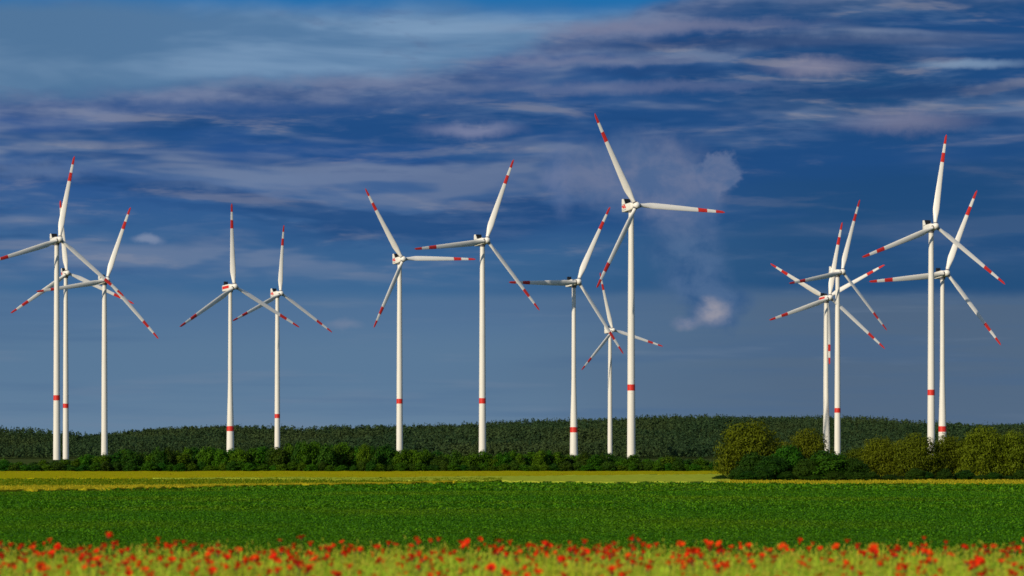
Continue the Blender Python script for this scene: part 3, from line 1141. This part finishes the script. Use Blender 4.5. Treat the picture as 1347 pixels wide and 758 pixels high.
def nacelle_meshes():
    # local frame: rotor towards -Y, tower axis at the origin, z = 0 at the rotor axis
    mb = MB()
    mb.loft([rsec(3.4, 3.4, -4.3, 0, 1.5), rsec(4.2, 4.3, -3.6, .05, 1.0), rsec(4.6, 4.9, -1.5, .1, .55), rsec(4.6, 5.0, 6.0, .1, .5), rsec(4.4, 4.7, 8.2, .2, .6), rsec(3.6, 3.8, 8.9, .35, .8)])
    NAC['body'] = mb.mesh('nacelle', M['tower'], 35)
    mb = MB()
    mb.loft([ring_pts(2.0, -3.6), ring_pts(2.05, -2.9), ring_pts(2.05, -2.3)])
    NAC['yaw'] = mb.mesh('yaw_bearing', M['dark_grey'], 35)
    # spinner
    mb = MB()
    rings = []
    for y, r in ((-4.35, 1.75), (-4.9, 2.15), (-6.0, 2.35), (-7.2, 2.25), (-8.1, 1.8), (-8.7, 1.1), (-8.95, .3)):
        rings.append([(r * math.cos(2 * math.pi * k / 22), y, r * math.sin(2 * math.pi * k / 22)) for k in range(22)])
    mb.loft(rings)
    NAC['hub'] = mb.mesh('hub', M['blade'], 40)
    # type A: cooler with white side fins
    mb = MB()
    mb.box((0, 5.0, 4.3), (4.3, 1.4, 3.4))
    NAC['radiator'] = mb.mesh('radiator', M['dark'])
    mb = MB()
    for s in (-1, 1):
        mb.raw([(s * 2.16, 3.6, 2.5), (s * 2.16, 7.6, 2.5), (s * 2.16, 7.2, 6.1), (s * 2.16, 5.3, 6.1), (s * 2.5, 3.6, 2.5), (s * 2.5, 7.6, 2.5), (s * 2.5, 7.2, 6.1), (s * 2.5, 5.3, 6.1)],
               [(0, 1, 2, 3), (4, 7, 6, 5), (0, 4, 5, 1), (1, 5, 6, 2), (2, 6, 7, 3), (3, 7, 4, 0)])
    mb.box((0, 6.9, 4.2), (4.3, .3, 3.3))
    NAC['cowl'] = mb.mesh('cooler_frame', M['tower'])
    # type B: two dark ventilators
    mb = MB()
    for s in (-1, 1):
        mb.box((s * .95, 6.2, 3.5), (1.15, 1.5, 2.1), .85)
    NAC['vents'] = mb.mesh('ventilator', M['dark'], None, .08)
    mb = MB()
    mb.box((.95, 6.0, 4.0), (1.35, 1.6, 3.0), .85)
    NAC['vent'] = mb.mesh('ventilator', M['dark'], None, .08)
    # red marks: stripe along both flanks and round the tail, or an angular emblem
    def strip(segs, mat, name):
        mb = MB()
        for a in segs:
            mb.box(*a)
        return mb.mesh(name, mat)
    NAC['stripe'] = strip([((s * 2.33, 3.2, .5), (.06, 9.0, 2.2)) for s in (-1, 1)] + [((0, 8.86, .5), (2.5, .16, 1.5))], M['red'], 'red_stripe')
    NAC['lowstripe'] = strip([((s * 2.33, 4.2, -1.0), (.06, 7.2, 1.1)) for s in (-1, 1)] + [((0, 8.86, -.5), (2.5, .16, 1.0))], M['red'], 'red_stripe')
    mb = MB()
    for s in (-1, 1):
        xx = s * 2.31
        e = s * .05
        for poly in ([(2.6, -.2), (4.4, 2.45), (5.9, 2.45), (4.1, -.2)], [(4.4, -.2), (5.9, 1.9), (7.7, 1.9), (7.7, .7), (6.6, .7), (6.0, -.2)]):
            n = len(poly)
            vs = [(xx, y, z) for y, z in poly] + [(xx + e, y, z) for y, z in poly]
            mb.raw(vs, [tuple(range(n)), tuple(range(2 * n - 1, n - 1, -1))] + [(k, (k + 1) % n, n + (k + 1) % n, n + k) for k in range(n)])
    mb.box((-.2, 8.9, 1.0), (2.0, .12, 1.1))
    NAC['emblem'] = mb.mesh('red_emblem', M['red'])
    NAC['letter'] = strip([((s * 2.33, 3.2 + k * .85, -1.1), (.05, .5, .5)) for s in (-1, 1) for k in range(5)], M['grey'], 'lettering')


nacelle_meshes()


def tower_mesh(kind, h):
    if kind == 'B':
        prof = [(0, 3.1), (18, 2.85), (34, 2.5), (50, 2.0), (62, 1.75), (90, 1.65), (h, 1.45)]
    else:
        prof = [(0, 2.7), (40, 2.5), (80, 2.3), (120, 2.05), (h, 1.7)]
    zs = sorted(set([p[0] for p in prof] + list(np.arange(0, h, 24.0)) + [h]))
    mb = MB()
    pz, pr = [p[0] for p in prof], [p[1] for p in prof]
    rings = [ring_pts(float(np.interp(z, pz, pr)), z) for z in zs]
    rings[0] = [(a_, b_, -4.0) for a_, b_, _ in rings[0]]
    mb.loft(rings)
    me = mb.mesh('tower', M['tower'], 40)
    return me, (lambda z: float(np.interp(z, pz, pr)))


def turbine(hxp, hyp, L, yaw, ph, kind, band, mark, label, k=1.0):
    D = FPX * ROTOR * k / L                       # k: size of this machine against the others
    yaw = R(yaw) - math.atan((hxp - CX) / FPX)    # the measured yaw is against the line of sight
    axis = Vector((math.sin(yaw) * math.cos(TILT), -math.cos(yaw) * math.cos(TILT), math.sin(TILT)))
    hub = Vector((X_at(hxp, D), D, CAMZ + (HORIZ - hyp) * D / FPX))
    org = hub - axis * OVER * k                    # tower axis at rotor-axis height
    g = float(ground_z(org.x, org.y))
    root = empty('wind_turbine', (org.x, org.y, g), yaw)
    tag(root, label, 'wind turbine', 'wind turbines standing beyond the fields')
    h = org.z / k - 2.5 - g / k
    root.scale = (k, k, k)
    me, rad = tower_mesh(kind, h)
    tw = link('tower', me, root)
    if band:                                     # photo row of the red ring
        zb = (CAMZ + (HORIZ - band) * org.y / FPX - g) / k
        mb = MB()
        r0, r1 = rad(zb - 2.0) + .03, rad(zb + 2.0) + .03
        mb.loft([ring_pts(r0 - .05, zb - 2.0), ring_pts(r0, zb - 1.98), ring_pts(r1, zb + 1.98), ring_pts(r1 - .05, zb + 2.0)])
        mb.build('red_band', M['red'], tw, 40)
    for z in (h * .27, h * .52, h * .77):        # flange rings between the sections
        mb = MB()
        r = rad(z) + .025
        mb.loft([ring_pts(r - .03, z - .16), ring_pts(r, z - .14), ring_pts(r, z + .14), ring_pts(r - .03, z + .16)])
        mb.build('flange', M['tower'], tw, 40)
    top = (org.z - g) / k
    tm = Matrix.Translation((0, 0, top)) @ Matrix.Rotation(-TILT, 4, 'X')

    def part(key, name, parent=None):
        o = link(name, NAC[key], parent or root)
        if parent is None:
            o.matrix_local = tm
        return o
    nac = part('body', 'nacelle')
    part('yaw', 'yaw_bearing').matrix_local = Matrix.Translation((0, 0, top))
    if kind == 'B' or mark == 'vents':
        for s in (-1.9, 0):
            o = part('vent', 'ventilator', nac)
            o.location = (s, 0, 0)
    else:
        part('radiator', 'radiator', nac)
        part('cowl', 'cooler_frame', nac)
    if mark == 'stripe':
        part('stripe', 'red_stripe', nac)
    elif mark == 'low':
        part('lowstripe', 'red_stripe', nac)
    elif mark == 'emblem':
        part('emblem', 'red_emblem', nac)
        part('letter', 'lettering', nac)
    part('hub', 'hub')
    for k in range(3):
        a = R(ph) + k * 2 * math.pi / 3
        m = tm @ Matrix.Translation((0, -OVER, 0)) @ Matrix.Rotation(a, 4, 'Y') @ Matrix.Rotation(CONE, 4, 'X')
        b = link('blade', BL['body'], root)
        b.matrix_local = m
        link('root_gap_shade', BL['gap_shade'], b)
        link('red_band', BL['mid'], b)
        link('white_band', BL['white'], b)
        link('red_tip', BL['tip'], b)
    return root


for a in [
    (78.7, 315.0, 113.0, 22, 11.2, 'A', 523.5, 'plain', 'leftmost tall wind turbine, its left blade cut by the photo edge'),
    (88.8, 359.3, 96.0, 14, 114.7, 'A', 534, 'emblem', 'wind turbine half hidden just right of the leftmost tower', .96),
    (141.0, 368.3, 102.8, 21.5, 19.3, 'A', None, 'plain', 'wind turbine without red tower ring, third from left'),
    (308.8, 377.0, 109.4, 34.0, 118.7, 'B', 564, 'stripe', 'wind turbine with bold red nacelle stripe and flared tower, left of centre'),
    (369.6, 385.9, 90.6, 33.8, 4.1, 'A', 547.5, 'emblem', 'slender wind turbine right beside the one with red nacelle stripe', .92),
    (530.3, 341.0, 105.9, 27.5, 88.8, 'A', 528, 'emblem', 'wind turbine with a level right blade, left of the middle'),
    (640.5, 316.4, 117.3, 32.0, 21.8, 'A', 527.5, 'plain', 'wind turbine at the middle with a blade pointing level left'),
    (760.8, 370.7, 113.4, 33.8, 27.4, 'B', 565.5, 'none', 'lower wind turbine with flared tower left of the tallest one'),
    (806.5, 434.3, 77.7, 33.3, 105.7, 'A', None, 'plain', 'smallest wind turbine with the lowest hub, beside the tallest one', .74),
    (836.9, 270.4, 133.3, 31.1, 92.3, 'A', 510, 'emblem', 'largest wind turbine with red emblem on its nacelle'),
    (1091.9, 391.6, 102.1, 30.6, 11.5, 'B', None, 'stripe', 'front one of two wind turbines whose hubs line up at right'),
    (1088.3, 392.3, 88.7, 13.2, 60.3, 'A', None, 'plain', 'rear wind turbine with two blades raised in a V at right'),
    (1108.3, 357.6, 102.2, 42.3, 18.9, 'A', 540, 'low', 'wind turbine just right of the two with aligned hubs'),
    (1230.6, 297.7, 123.0, 28.9, 8.5, 'A', 516.5, 'low', 'tallest wind turbine on the right, one blade pointing straight up'),
    (1245.3, 359.4, 119.9, 29.1, 23.0, 'B', 564.5, 'none', 'rightmost wind turbine, lower, with flared tower'),
]:
    turbine(*a)
